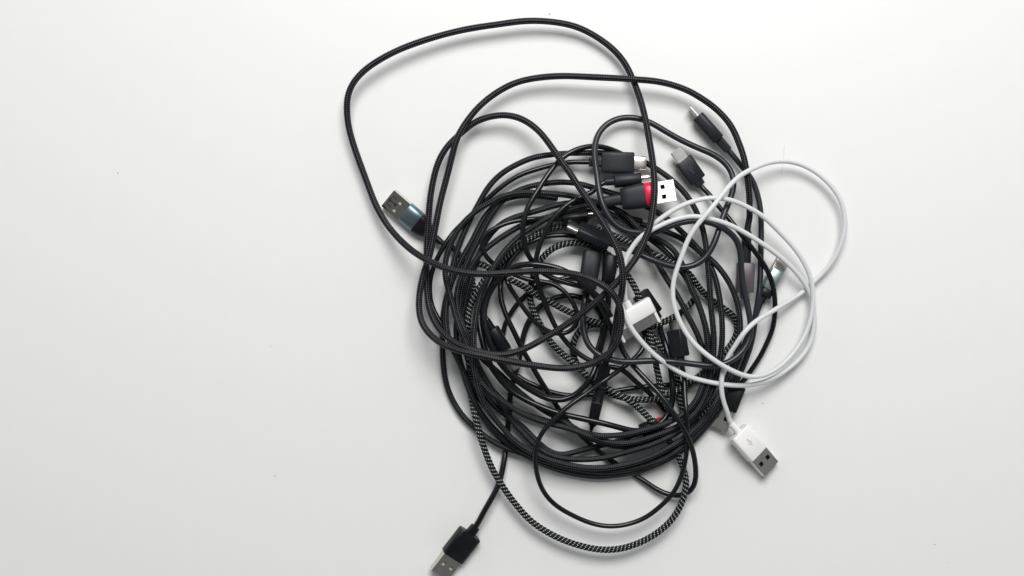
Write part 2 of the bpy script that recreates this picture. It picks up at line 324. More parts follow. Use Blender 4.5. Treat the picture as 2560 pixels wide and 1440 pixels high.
plug(cD2, 'usb_a', [(1066,575),(1044,556)], (5,5), -16, w=12.6, h=7.6, ow=12, oh=7, m='plastic_dark', e=3, steel='steel_dark',
     body=lambda L,w,h: [(-0.0045,w*.20,h*.30,2.5),(-0.002,w*.28,h*.38,3),(0,w*.38,h*.44,3),(L*.4,w*.47,h*.48,3.4),(L,w*.49,h*.49,4)],
     relief=(11,4.4,4.2,2), ring=(9.6,12.8,7.8,'anod'), light=True, seam=True, sl=12.4, label='blue grey metal sleeved plug lying left of the heap')
plug(cD2, 'usb_c', [(1909,742),(1919,723)], (5,5), 0, w=7.6, h=6.4, ow=8, oh=6, m='plastic_dark', e=3, relief=(4,4.4,4.2,2),
     ring=(12.4,8.8,7.0,'anod_pale'), label='small blue grey plug at the right under the thin white cable')

cD3 = cable('braided_cable', 'black braided cable making the outermost lower left turn of the heap', 'braid', 3.2, 6, [
 (1480,520,5),(1530,545,5),(1570,572,6),(1605,605,6),(1628,635,7),(1643,657,8),(1653,674,9),(1665,695,11),(1676,711,13),(1692,737,14),(1705,759,15),(1717,786,15),(1735,817,14),(1746,842,13),(1756,868,11),(1762,900,9),
 (1761,950,8),(1752,1000,8),(1738,1048,7),(1716,1090,7),(1688,1125,7),(1648,1153,7),(1600,1172,7),(1550,1182,7),(1495,1186,7),(1445,1181,7),(1397,1170,7),(1355,1155,7),(1310,1135,6),(1254,1116,5),(1216,1094,4),
 (1185,1068,4),(1160,1044,3),(1138,1013,3),(1122,980,3),(1113,949,4),(1108,911,5),(1106,875,7),(1106,840,9),(1107,800,10),(1112,760,9),(1122,722,8),(1136,690,8),(1150,655,8),(1164,630,8),(1179,605,8),(1195,572,7),
 (1206,550,7),(1224,526,6),(1243,508,6),(1270,495,5),(1310,488,5),(1350,490,4),(1395,496,4)])

cD4 = cable('braided_cable', 'black braided cable whose small red ended plug shows at the bottom right', 'braid', 3.2, 9, [
 (1606,553,3),(1560,543,4),(1510,533,6),(1460,528,7),(1420,535,8),(1380,541,9),(1342,550,10),(1313,559,11),(1291,570,12),(1260,589,13),(1235,606,14),(1216,621,14),(1197,638,14),(1185,655,14),(1172,677,14),(1160,705,14),
 (1153,735,12),(1150,770,11),(1155,805,11),(1168,840,12),(1188,876,13),(1212,903,13),(1236,922,12),(1255,940,11),(1280,964,10),(1311,990,9),(1350,1020,9),(1390,1043,10),(1430,1066,12),(1480,1097,13),(1540,1116,12),(1600,1115,11),
 (1655,1097,10),(1705,1062,9),(1745,1010,9),(1765,955,10),(1775,905,11),(1773,860,12),(1765,820,12),(1752,775,12),(1735,730,11),(1712,690,10),(1680,645,9),(1645,612,8),(1600,580,6),(1550,548,5),(1500,522,6),(1450,508,7),
 (1420,507,8),(1390,513,9),(1360,522,10),(1330,531,11),(1292,541,12),(1267,551,12),(1243,567,12),(1224,588,12),(1207,615,12),(1192,650,12),(1180,690,12),(1169,730,11),(1160,770,10),(1156,815,9),(1160,860,9),(1172,905,9),
 (1192,950,8),(1222,1000,7),(1260,1035,6),(1297,1058,6),(1322,1082,7),(1343,1104,8),(1368,1126,9),(1400,1138,9),(1432,1132,8),(1470,1121,7),(1520,1110,6),(1565,1096,6),(1588,1086,6)])
plug(cD4, 'micro', [(1602,1079),(1646,1061)], (5,6), 30, w=8.5, h=6.4, ow=9, oh=6, m='plastic_dark', e=3, ring=(3.2,7.2,5.6,'red'), sl=3, relief=(4,4.4,4.2,2),
     label='dark plug with a red end mostly hidden by braided cables')

# black and white woven cables
cM = cable('woven_cable', 'black and white woven cable with the big loop below the heap', 'salt', 3.5, 6, [
 (1745,735,8),(1733,752,8),(1721,766,8),(1698,786,8),(1677,797,8),(1657,806,9),(1637,815,9),(1600,822,7),(1560,820,5),(1510,811,5),(1473,812,6),(1447,827,7),(1436,847,7),(1430,867,7),(1433,888,6),(1442,912,6),(1460,935,6),(1484,957,7),
 (1515,979,8),(1550,993,9),(1590,999,8),(1640,998,8),(1667,989,8),(1695,975,8),(1722,960,7),(1747,941,5),(1775,917,4),(1803,892,3),(1825,865,3),(1840,842,3),(1845,810,3),(1830,785,3),(1800,765,3),(1772,745,4),
 (1750,722,9),(1738,706,11),(1727,687,11),(1719,679,11),(1690,662,10),(1652,643,9),(1610,622,5),(1560,600,3),(1500,575,3),(1440,565,4),(1390,568,6),(1352,580,8),(1316,600,9),(1291,618,9),(1265,643,8),(1240,668,8),(1215,692,8),(1202,713,9),
 (1188,735,10),(1179,752,11),(1172,776,12),(1169,807,12),(1169,835,11),(1172,870,10),(1174,910,9),(1175,960,8),(1180,1005,9),(1189,1042,12),(1195,1071,13),(1202,1095,13),(1210,1120,12),(1219,1146,11),(1230,1171,10),(1241,1192,10),
 (1255,1213,10),(1269,1235,9),(1290,1262,9),(1323,1299,9),(1357,1324,9),(1405,1349,9),(1449,1364,9),(1497,1374,9),(1546,1373,9),(1594,1359,9),(1633,1339,9),(1670,1310,9),(1697,1274,10),(1711,1237,11),(1716,1202,11),(1710,1175,9),(1700,1150,6),
 (1688,1125,5),(1670,1098,5),(1652,1076,6),(1637,1059,8),(1615,1038,8),(1590,1013,9),(1557,992,11),(1523,973,11),(1482,950,10),(1457,930,10),(1433,907,9),(1412,890,8),(1393,874,8),(1375,853,7),(1360,830,7),(1348,805,7),(1338,787,7),(1331,772,7),
 (1325,752,6),(1325,728,5),(1330,700,5),(1338,675,6),(1352,648,9),(1368,631,10),(1392,615,11),(1417,608,11),(1442,606,11),(1470,610,9),(1495,620,8),(1522,638,9),(1542,655,10),(1560,676,12),(1575,697,14),(1587,718,14),(1600,747,13),(1612,785,11),
 (1622,825,11),(1628,852,12),(1634,883,13),(1641,917,13),(1648,950,12),(1657,990,11),(1666,1014,9),(1680,1040,6)])
cM2 = cable('woven_cable', 'black and white woven cable through the middle to a half hidden black plug', 'salt', 3.5, 5, [
 (1841,945,6),(1820,960,5),(1790,1000,4),(1755,1040,4),(1725,1058,4),(1710,1045,5),(1703,1010,6),(1696,975,6),(1692,944,6),(1690,920,6),(1675,895,7),(1655,873,8),(1640,852,8),(1625,828,7),(1600,808,5),(1565,803,5),(1535,808,6),(1507,809,8),(1473,802,9),
 (1437,786,9),(1412,775,9),(1387,762,9),(1369,751,9),(1344,740,10),(1331,731,11),(1312,717,12),(1287,704,12),(1265,694,11),(1240,680,9),(1222,669,8),(1208,661,8),(1195,655,8),(1180,662,6),(1178,690,4),(1186,730,3),(1198,765,3),(1212,795,6),(1223,812,8)])
plug(cM2, 'usb_a', [(1836,960),(1812,1022)], (5.5,4.5), 12, w=14, h=7.6, ow=13.5, oh=7.4, m='plastic_dark', e=6, relief=(5,5,4.4,3), label='black plug half hidden under the braided turns')
plug(cM2, 'usb_c', [(1229,822),(1262,876)], (9,7), 0, w=8.6, h=8.0, ow=8.6, oh=8, m='plastic_dark', e=2.3, sl=13, relief=(6,4.8,4.8,2),
     label='short round black plug with a steel tip')

# smooth black cables
cS1 = cable('rubber_cable', 'thick matte black cable looping past the plugs at the upper right', 'rubber', 3.35, 20, [
 (1460,752,13),(1458,775,14),(1457,808,15),(1462,842,16),(1474,868,17),(1500,889,18),(1525,899,19),(1540,903,20),(1573,905,20),(1623,902,20),(1673,903,20),(1740,911,20),(1783,915,21),(1817,908,21),(1842,893,20),(1858,877,19),(1872,853,18),(1878,822,18),
 (1874,790,18),(1866,750,17),(1857,710,17),(1853,675,17),(1852,640,17),(1848,613,17),(1838,594,18),(1815,574,19),(1785,559,20),(1743,551,20),(1702,556,20),(1660,571,21),(1633,582,22),(1603,582,24),(1575,580,25),(1547,569,25),
 (1524,546,25),(1508,515,25),(1499,485,24),(1492,433,20),(1487,400,17),(1486,367,14),(1495,335,11),(1515,311,9),(1542,297,8),(1573,293,8),(1602,297,8),(1632,309,8),(1658,325,8),(1700,349,8),(1743,369,8),(1785,387,8),
 (1816,410,8),(1832,437,9),(1835,467,11),(1824,500,13),(1812,530,15),(1802,558,17),(1792,590,18),(1780,620,18),(1760,648,18),(1729,666,18),(1691,668,18),(1650,657,19),(1615,643,20),(1582,628,19),(1555,618,17),(1532,612,15)])
plug(cS1, 'usb_c', [(1524,607),(1446,571)], (15,16), 52, w=10.6, h=6.2, ow=8, oh=7, m='plastic', e=4, sl=6.6, relief=(3,4,4,2), label='black plug with a bright steel tip pointing left in the heap')
plug(cS1, 'none', [(1467,722),(1482,627)], (10,9), 0, w=10.6, h=6.5, ow=10, oh=6, m='plastic', e=4, relief=(6,4.4,4.2,2), label='flat black plug standing upright in the picture beside a narrower one')

cS2 = cable('rubber_cable', 'smooth black cable from the topmost plug down the right edge of the heap', 'rubber', 3.2, 8, [
 (1823,380,6),(1837,394,6),(1852,413,6),(1868,432,6),(1880,448,6),(1892,480,6),(1901,521,7),(1903,583,7),(1902,635,7),(1901,688,8),(1897,740,9),(1889,788,9),(1885,822,9),(1878,860,8),(1862,905,6),(1840,955,5),
 (1812,1003,5),(1778,1052,5),(1742,1093,5),(1705,1127,5),(1650,1158,5),(1590,1180,4),(1540,1188,4),(1495,1192,4),(1440,1186,4),(1390,1173,4),(1345,1155,4),(1295,1128,4),(1245,1090,5),(1208,1045,6),(1178,985,7),(1158,930,8),(1145,880,8),(1140,835,7),(1142,790,6)])
plug(cS2, 'micro', [(1797,349),(1744,290)], (5.5,5.5), 78, w=9.4, h=7.4, ow=7, oh=8, m='plastic', e=3.5, sl=6.8, mw=6.9, steel='steel_bright', relief=(8.4,5.2,5.2,5), label='black plug at top right pointing up to the left')

cS4 = cable('rubber_cable', 'thin black cable from flat rectangular plug round to plug with a trident mark', 'thin', 2.8, 6, [
 (1466,405,8),(1450,405,8),(1425,405,7),(1383,412,7),(1342,423,7),(1298,438,7),(1257,464,7),(1225,491,7),(1200,517,6),(1165,550,6),(1141,573,8),(1129,587,9),(1110,615,10),(1097,637,10),(1088,657,10),(1079,680,9),(1074,706,9),(1074,738,9),
 (1078,762,10),(1087,782,11),(1100,805,11),(1122,842,10),(1143,885,10),(1160,930,9),(1190,985,9),(1235,1047,8),(1290,1104,7),(1350,1143,7),(1430,1168,7),(1520,1172,7),(1600,1158,6),(1670,1128,5),(1730,1080,5),(1787,1026,5),(1830,984,5),(1863,947,4),
 (1878,925,4),(1900,893,4),(1917,858,4),(1932,822,5),(1938,771,6),(1936,733,7),(1927,694,9),(1907,656,12),(1885,626,13),(1864,600,13),(1843,573,12),(1810,531,10),(1793,512,9),(1777,491,7),(1764,474,6)])
plug(cS4, 'usb_c', [(1503,406),(1585,408)], (8,8), 0, w=12.2, h=6.4, ow=12, oh=6, m='plastic', e=7, sl=7.2, relief=(7,5.4,4.6,6), label='flat rectangular black plug with a steel tip pointing right')
plug(cS4, 'micro', [(1743,452),(1706,399)], (5,7), 6, w=10.6, h=6.6, ow=10, oh=6, m='plastic', e=6, sl=7.0, mw=7.8, steel='steel_bright', relief=(3.2,6,4.6,6), trident=(2.1,0.52,'emblem'),
     label='black plug with an embossed trident mark')

cS6 = cable('rubber_cable', 'thin black cable crossing the whole heap down to a small loop below it', 'thin', 2.95, 8, [
 (1335,600,5),(1310,617,5),(1285,642,5),(1265,668,5),(1254,695,6),(1250,722,7),(1252,747,8),(1259,772,9),(1270,800,10),(1285,829,10),(1300,862,9),(1324,905,7),(1342,936,7),(1361,967,6),(1390,1012,6),(1420,1057,5),(1445,1081,4),
 (1470,1104,4),(1495,1127,4),(1526,1150,4),(1555,1170,3),(1585,1187,3),(1614,1205,3),(1653,1230,4),(1692,1240,5),(1718,1235,7),(1734,1220,9),(1740,1196,11),(1737,1150,15),(1727,1110,20),(1710,1073,22),(1690,1043,22),(1657,994,20),(1615,949,17),
 (1587,919,14),(1566,893,12),(1552,868,12),(1540,828,12),(1522,780,12),(1503,748,12),(1472,722,12),(1431,711,11),(1381,695,10),(1352,680,11),(1333,657,14),(1316,630,17),(1307,595,18),(1309,550,18),(1322,513,18),(1338,487,17),
 (1355,458,16),(1372,433,14),(1393,407,13),(1413,388,12),(1442,373,11),(1475,365,9),(1508,367,8),(1540,378,6),(1570,393,4),(1595,404,3)])

cS7 = cable('rubber_cable', 'thin black cable with a small closed ring in the middle left of the heap', 'thin', 2.6, 8, [
 (1400,549,9),(1365,547,11),(1330,547,14),(1299,551,16),(1270,556,17),(1247,566,17),(1222,578,17),(1206,592,17),(1201,606,17),(1205,622,17),(1214,640,16),(1229,657,14),(1252,672,11),(1280,685,9),(1306,694,9),(1331,702,9),(1362,704,10),(1387,711,10),
 (1412,729,11),(1431,754,12),(1443,779,12),(1446,799,11),(1438,819,10),(1420,832,10),(1396,836,10),(1373,830,11),(1350,816,12),(1325,792,13),(1306,766,13),(1287,737,13),(1270,711,13),(1262,690,10),(1268,665,8),(1288,637,7),(1318,610,7),(1358,593,7),(1400,588,7),
 (1450,593,6),(1480,605,5),(1510,625,4),(1535,650,3)])
plug(cS7, 'micro', [(1404,548),(1471,541)], (10,11), 60, w=8, h=5.5, ow=6, oh=6, m='plastic_dark', e=3.5, sl=5.6, label='small dark plug mostly buried beside the steel tipped one')

cS8 = cable('rubber_cable', 'thick smooth black cable making the round inner loop at the left centre', 'thin', 3.3, 14, [
 (1521,716,10),(1521,745,10),(1519,780,10),(1514,817,9),(1506,848,9),(1498,880,9),(1490,915,10),(1480,942,11),(1462,966,12),(1438,988,12),(1407,1000,12),(1373,998,12),(1330,977,13),(1299,957,14),(1274,935,15),(1253,912,16),(1235,880,17),
 (1222,851,17),(1213,820,17),(1209,790,16),(1212,764,15),(1223,732,14),(1240,705,14),(1260,682,15),(1287,666,16),(1325,660,17),(1362,663,18),(1400,672,19),(1432,688,19),(1455,706,18),(1487,740,17),(1507,767,16),(1523,803,14),(1533,835,12),(1540,860,10)])
plug(cS8, 'none', [(1521,706),(1526,638)], (11,10), 0, w=8.0, h=7.6, ow=8, oh=7, m='plastic_dark', e=2.6, relief=(2.5,4.4,4.2,2), label='narrow rounded dark plug upright in the picture')

cS9 = cable('rubber_cable', 'smooth black cable sweeping lower left and ending behind the white dock plug', 'thin', 3.25, 12, [
 (1350,592,4),(1300,618,4),(1262,648,5),(1235,685,6),(1215,725,8),(1200,765,10),(1196,795,12),(1200,826,13),(1207,857,15),(1215,886,15),(1225,913,14),(1238,932,14),(1256,955,13),(1280,979,13),(1317,1001,13),(1355,1018,13),(1390,1031,13),
 (1440,1043,15),(1507,1058,16),(1557,1071,15),(1590,1079,13),(1635,1068,11),(1665,1045,9),(1680,1010,9),(1682,975,9),(1679,937,9),(1669,880,8),(1655,838,7),(1647,815,6),(1641,799,6)])
plug(cS9, 'none', [(1637,786),(1600,733)], (7,9), 25, w=10, h=6.4, ow=9, oh=6, m='plastic_dark', e=5, relief=(3.4,5.4,4.4,4), label='dark plug behind the white dock plug')

cS10 = cable('rubber_cable', 'thin black cable bowing down from the round plug above the red ring', 'thin', 2.8, 18, [
 (1512,470,13),(1495,474,14),(1475,482,15),(1445,495,16),(1420,510,17),(1395,532,17),(1372,561,17),(1357,595,17),(1345,625,17),(1338,655,16),(1340,690,15),(1350,722,14),(1362,760,13),(1378,795,13),(1391,822,13),(1405,842,12),(1424,865,12),
 (1449,886,12),(1477,903,12),(1505,914,12),(1535,918,12),(1558,924,12),(1575,940,11),(1592,957,10),(1607,968,8),(1640,1000,5),(1665,1030,4)])
plug(cS10, 'micro', [(1535,453),(1603,447)], (13,13), 80, w=8.2, h=7.6, ow=7.4, oh=7.4, m='plastic', e=2.4, sl=6.5, relief=(5.4,4.6,4.6,2), label='round black plug just above the red ringed one')

cS11 = cable('rubber_cable', 'black cable running down out of the heap to the plug at the bottom edge', 'thin', 3.2, 4, [
 (1191,1316,7),(1197,1302,8),(1208,1283,9),(1223,1256,9),(1238,1230,8),(1249,1205,7),(1257,1170,5),(1262,1140,4),(1266,1105,3),(1270,1060,3),(1274,1020,3),(1276,985,3),(1284,948,3),(1296,905,3),(1303,870,3),(1309,836,3),
 (1323,801,3),(1347,768,3),(1370,753,3),(1390,744,4),(1412,738,5),(1435,739,5),(1458,746,5),(1485,760,4),(1503,785,3),(1510,820,2),(1495,870,2),(1488,905,2)])
plug(cS11, 'usb_a', [(1176,1333),(1130,1392)], (6,5), -20, w=14.4, h=7.6, ow=14, oh=7.4, m='plastic_dark', e=5, light=True, steel='steel_dark', sl=12.5, relief=(5,5.6,5,4), label='black plug at the bottom edge of the picture')

cS13 = cable('rubber_cable', 'thin black cable making the open loop below the heap', 'thin', 2.65, 16, [
 (1709,914,10),(1710,932,11),(1711,955,12),(1713,1000,16),(1718,1050,18),(1719,1090,18),(1717,1127,17),(1711,1165,15),(1700,1200,14),(1682,1235,13),(1653,1264,12),(1614,1294,11),(1565,1312,11),(1517,1316,11),(1468,1305,11),(1429,1287,12),
 (1398,1270,12),(1367,1242,13),(1350,1212,15),(1341,1180,17),(1337,1145,19),(1341,1112,20),(1354,1083,20),(1373,1060,20),(1400,1033,20),(1432,1007,19),(1462,987,18),(1490,966,16),(1520,945,15),(1545,928,14),(1568,911,12),(1588,895,11),
 (1605,877,9),(1615,855,8),(1612,830,7),(1600,805,6)])
plug(cS13, 'micro', [(1701,892),(1689,824)], (10,9), -38, w=9.4, h=7.0, ow=9, oh=7.5, m='plastic', e=7, sl=6, relief=(5,4.6,4.4,2), label='boxy black plug with a paler side near the white cable')

cS15 = cable('rubber_cable', 'thin black cable lying lowest, straight across the gap under the heap', 'thin', 2.8, 3, [
 (1480,690,2),(1430,692,2),(1390,701,2),(1360,709,2),(1332,722,2),(1310,742,2),(1291,762,2),(1273,789,2),(1261,815,2),(1255,845,2),(1258,885,2),(1275,923,2),(1317,955,3),(1349,968,3),(1382,982,3),(1423,989,3),(1482,986,4),
 (1540,977,4),(1607,967,4),(1673,962,3),(1715,957,2),(1760,945,2)])


# ------------------------------------------------------------------ settle the heights so that nothing runs through anything
def catmull(P, step):
    P = np.array(P, float); P = np.vstack([2*P[0]-P[1], P, 2*P[-1]-P[-2]]); out = []
    for i in range(1, len(P)-2):
        p0, p1, p2, p3 = P[i-1:i+3]
        d = np.linalg.norm(p2[:2]-p1[:2]); n = max(2, int(d/step))
        t0 = 0; t1 = t0 + max(1e-3, np.linalg.norm((p1-p0)[:2]))**.5; t2 = t1 + max(1e-3, np.linalg.norm((p2-p1)[:2]))**.5
        t3 = t2 + max(1e-3, np.linalg.norm((p3-p2)[:2]))**.5
        t = np.linspace(t1, t2, n, endpoint=False)[:, None]
        A1 = (t1-t)/(t1-t0)*p0+(t-t0)/(t1-t0)*p1; A2 = (t2-t)/(t2-t1)*p1+(t-t1)/(t2-t1)*p2; A3 = (t3-t)/(t3-t2)*p2+(t-t2)/(t3-t2)*p3
        B1 = (t2-t)/(t2-t0)*A1+(t-t0)/(t2-t0)*A2; B2 = (t3-t)/(t3-t1)*A2+(t-t1)/(t3-t1)*A3
        out.append((t2-t)/(t2-t1)*B1+(t-t1)/(t2-t1)*B2)
    out.append(P[-2][None]); return np.vstack(out)
def resample(Q, step):
    d = np.r_[0, np.cumsum(np.linalg.norm(np.diff(Q[:, :2], axis=0), axis=1))]
    n = max(4, int(round(d[-1]/step))+1); s = np.linspace(0, d[-1], n)
    return np.stack([np.interp(s, d, Q[:, k]) for k in range(Q.shape[1])], 1)
def smooth(Q, it, lam=0.5, cols=(0, 1, 2)):
    Q = Q.copy()
    for _ in range(it):
        for k in cols: Q[1:-1, k] += lam*(0.5*(Q[:-2, k]+Q[2:, k])-Q[1:-1, k])
    return Q
STEP = 8.0   # photo pixels between samples, about 1.8 mm
xy, rr, zz, cid, idx, fixed = [], [], [], [], [], []
for ci, c in enumerate(CAB):
    Q = catmull(c['pts'], 4.0)
    # heights: straight interpolation between the hints
    Q = resample(Q, STEP); Q = smooth(Q, 5, 0.5, (0, 1)); Q = smooth(Q, 14, 0.5, (2,))
    c['s0'] = len(xy); xy += list(Q[:, :2]); zz += list(Q[:, 2]/1000.0); n = len(Q); c['n'] = n
    rr += [c['r']]*n; cid += [ci]*n; idx += list(range(n))
    fx = [False]*n
    fx[0] = fx[-1] = True
    for k in (1, 2):
        fx[k] = True; fx[-1-k] = True
    fixed += fx
NC = len(xy)
for pi, p in enumerate(PLUGS):                     # housings are obstacles that stay put
    (x0, y0), (x1, y1) = p['pts'][0], p['pts'][-1]; L = math.hypot(x1-x0, y1-y0); n = max(2, int(L/8)+1)
    w = p['ow']; h = p['oh']; nx, ny = -(y1-y0)/L, (x1-x0)/L
    rad = min(w, h)/2
    offs = np.linspace(-(w/2-rad), (w/2-rad), max(1, int((w-2*rad)/1.5)+1)) if w > h else [0.0]
    for t in np.linspace(0, 1, n):
        for o in offs:
            op = o/1000/PX
            xy.append((x0+(x1-x0)*t+nx*op, y0+(y1-y0)*t+ny*op)); zz.append((p['z'][0]+(p['z'][1]-p['z'][0])*t)/1000)
            rr.append(h/2000); cid.append(1000+CAB.index(p['c'])); idx.append(0); fixed.append(True)
xy = np.array(xy, np.float64)*PX; rr = np.array(rr); zz = np.array(zz); cid = np.array(cid); idx = np.array(idx); fixed = np.array(fixed)
I, J = [], []
for a in range(0, len(xy), 800):
    b = min(len(xy), a+800)
    d2 = ((xy[a:b, None, :]-xy[None, :, :])**2).sum(2); R = rr[a:b, None]+rr[None, :]
    ii, jj = np.nonzero(d2 < (R*0.98)**2); ii += a; k = ii < jj; ii, jj = ii[k], jj[k]
    same = (cid[ii] == cid[jj]) & (np.abs(idx[ii]-idx[jj]) < 9)
    own = (np.abs(cid[ii]-cid[jj]) == 1000) | ((cid[ii] >= 1000) & (cid[jj] >= 1000))
    k = ~(same | own); I.append(ii[k]); J.append(jj[k])
I = np.concatenate(I); J = np.concatenate(J)
D2 = ((xy[I]-xy[J])**2).sum(1); need = np.sqrt(np.maximum(0, (rr[I]+rr[J])**2-D2))*0.97
hint = zz.copy(); sg = np.where(hint[I]-hint[J] >= 0, 1.0, -1.0)
wi = np.where(fixed[I], 0.0, 1.0); wj = np.where(fixed[J], 0.0, 1.0); ws = np.maximum(1e-9, wi+wj)
mid = np.zeros(len(xy), bool)
for c in CAB: mid[c['s0']+1:c['s0']+c['n']-1] = True
mid &= ~fixed; mi = np.nonzero(mid)[0]
z = np.maximum(hint, rr)
for it in range(700):
    v = np.maximum(0, need-sg*(z[I]-z[J])); k = v > 0
    up = np.zeros_like(z); cnt = np.zeros_like(z)
    np.add.at(up, I[k], (sg*v*wi/ws)[k]); np.add.at(cnt, I[k], 1); np.add.at(up, J[k], (-sg*v*wj/ws)[k]); np.add.at(cnt, J[k], 1)
    z = z+0.9*up/np.maximum(1, cnt)
    if it < 660:
        z2 = z.copy(); z2[mi] = z[mi]+0.45*(0.5*(z[mi-1]+z[mi+1])-z[mi])
        z2[mi] += 0.02*(hint[mi]-z2[mi]); z = z2
    z = np.where(fixed, z, np.maximum(z, rr+0.0001))
print('samples', NC, 'pairs', len(I), 'worst overlap mm', float(np.max(np.maximum(0, need-sg*(z[I]-z[J]))))*1000, 'top mm', float(z[:NC].max())*1000)

# ------------------------------------------------------------------ build the cords
def tube(Q, r, seg, step, lumpy=None):
    """Q: world points; returns mesh with UV (metres along, turns round)"""
    d = np.r_[0, np.cumsum(np.linalg.norm(np.diff(Q, axis=0), axis=1))]
    n = int(d[-1]/step)+1; s = np.linspace(0, d[-1], n)
    # smooth cubic through the samples
    Pq = catmull3(Q, s, d)
    T = np.gradient(Pq, axis=0); T /= np.linalg.norm(T, axis=1)[:, None]
    up = np.array([0, 0, 1.0]); V = []
    ang = 2*np.pi*np.arange(seg)/seg
    Y = np.cross(up, T); Y /= np.linalg.norm(Y, axis=1)[:, None]; Z = np.cross(T, Y)
    if lumpy:
        ph = 2*np.pi*(s[:, None]/lumpy[0]+2.0*(np.arange(seg)/seg)[None, :])
        rad = r*(1+lumpy[1]*np.cos(ph))
    else:
        rad = np.full((n, seg), r)*(1+0.012*np.sin(s*210.0)[:, None])
    rad[0] *= 0.7; rad[-1] *= 0.7
    P3 = Pq[:, None, :]+rad[..., None]*(np.cos(ang)[None, :, None]*Y[:, None, :]+np.sin(ang)[None, :, None]*Z[:, None, :])
    verts = P3.reshape(-1, 3)
    i = np.arange(n-1)[:, None]; j = np.arange(seg)[None, :]; j2 = (j+1) % seg
    faces = np.stack([i*seg+j, (i+1)*seg+j, (i+1)*seg+j2, i*seg+j2], -1).reshape(-1, 4)[:, ::-1]
    me = bpy.data.meshes.new('cord'); nf = len(faces)
    me.vertices.add(len(verts)); me.vertices.foreach_set('co', verts.ravel().astype(np.float32))
    me.loops.add(nf*4+2*seg); me.polygons.add(nf+2)
    caps = np.r_[np.arange(seg)[::-1], (n-1)*seg+np.arange(seg)][:]
    me.loops.foreach_set('vertex_index', np.r_[faces.ravel(), caps].astype(np.int32))
    me.polygons.foreach_set('loop_start', np.r_[np.arange(nf)*4, nf*4, nf*4+seg].astype(np.int32))
    me.polygons.foreach_set('use_smooth', np.ones(nf+2, bool))
    uvl = me.uv_layers.new(name='UVMap')
    uu = s[faces//seg]; vv = (faces % seg).astype(float)
    wrap = (vv.max(1, keepdims=True)-vv.min(1, keepdims=True)) > 1.5
    vv = np.where(wrap & (vv == 0), seg, vv)/seg
    uv = np.stack([uu, vv], -1).reshape(-1, 2); uv = np.vstack([uv, np.zeros((2*seg, 2))])
    uvl.data.foreach_set('uv', uv.ravel().astype(np.float32)); me.update(); me.validate()
    return me
def catmull3(Q, s, d):
    k = np.clip(np.searchsorted(d, s, side='right')-1, 0, len(Q)-2); t = ((s-d[k])/(d[k+1]-d[k]))[:, None]
    Qe = np.vstack([2*Q[0]-Q[1], Q, 2*Q[-1]-Q[-2]]); p0, p1, p2, p3 = Qe[k], Qe[k+1], Qe[k+2], Qe[k+3]
    return 0.5*((2*p1)+(-p0+p2)*t+(2*p0-5*p1+4*p2-p3)*t**2+(-p0+3*p1-3*p2+p3)*t**3)

def plug_frame(p):
    (x0, y0), (x1, y1) = p['pts'][0], p['pts'][-1]
    return frame_plug(px2w(x0, y0, p['z'][0]/1000), px2w(x1, y1, p['z'][1]/1000), p['roll'])
for c in CAB:
    a, n = c['s0'], c['n']; Z = z[a:a+n].copy()
    Zs = smooth(Z[:, None], 3, 0.5, (0,))[:, 0]
    P = xy[a:a+n]/PX
    Q = np.array([px2w(P[i, 0], P[i, 1], Zs[i]) for i in range(n)])
    for p in c['plugs']:
        Mp, _ = plug_frame(p); rl = p['relief'][0]/1000 if 'relief' in p else 0.0
        b0 = np.array(Mp @ Vector((-rl, 0, 0))); e0 = np.array(Mp @ Vector((-rl-0.003, 0, 0))); inn = np.array(Mp @ Vector((0.001 if rl < 0.002 else -rl*0.3, 0, 0)))
        if np.linalg.norm(Q[0]-b0) < np.linalg.norm(Q[-1]-b0): Q = Q[::-1]; flip = True
        else: flip = False
        ax = (b0-e0)/np.linalg.norm(b0-e0)
        while len(Q) > 6 and np.dot(Q[-1]-b0, ax) > -0.0045 and np.linalg.norm(Q[-1]-b0) < 0.02: Q = Q[:-1]
        Q = np.vstack([Q, e0[None], b0[None], inn[None]])
        if flip: Q = Q[::-1]
    Q = Q.copy()
    for _ in range(2): Q[1:-1] += 0.25*(Q[:-2]+Q[2:]-2*Q[1:-1])
    base = Vector((float(Q[:, 0].mean()), float(Q[:, 1].mean()), 0))
    root = bpy.data.objects.new(c['key'], None); COL.objects.link(root); root.location = base
    root.empty_display_size = 0.02
    root['label'] = c['label']; root['category'] = 'cable'; root['group'] = 'cables in the tangled heap'
    c['root'] = root; c['base'] = base
    if c['mat'] == 'salt': me = tube(Q-np.array(base), c['r'], 20, 0.0004, (0.0023, 0.07))
    else: me = tube(Q-np.array(base), c['r'], 16, 0.0010)
    c['cord'] = obj('cord', me, c['mat'], root)

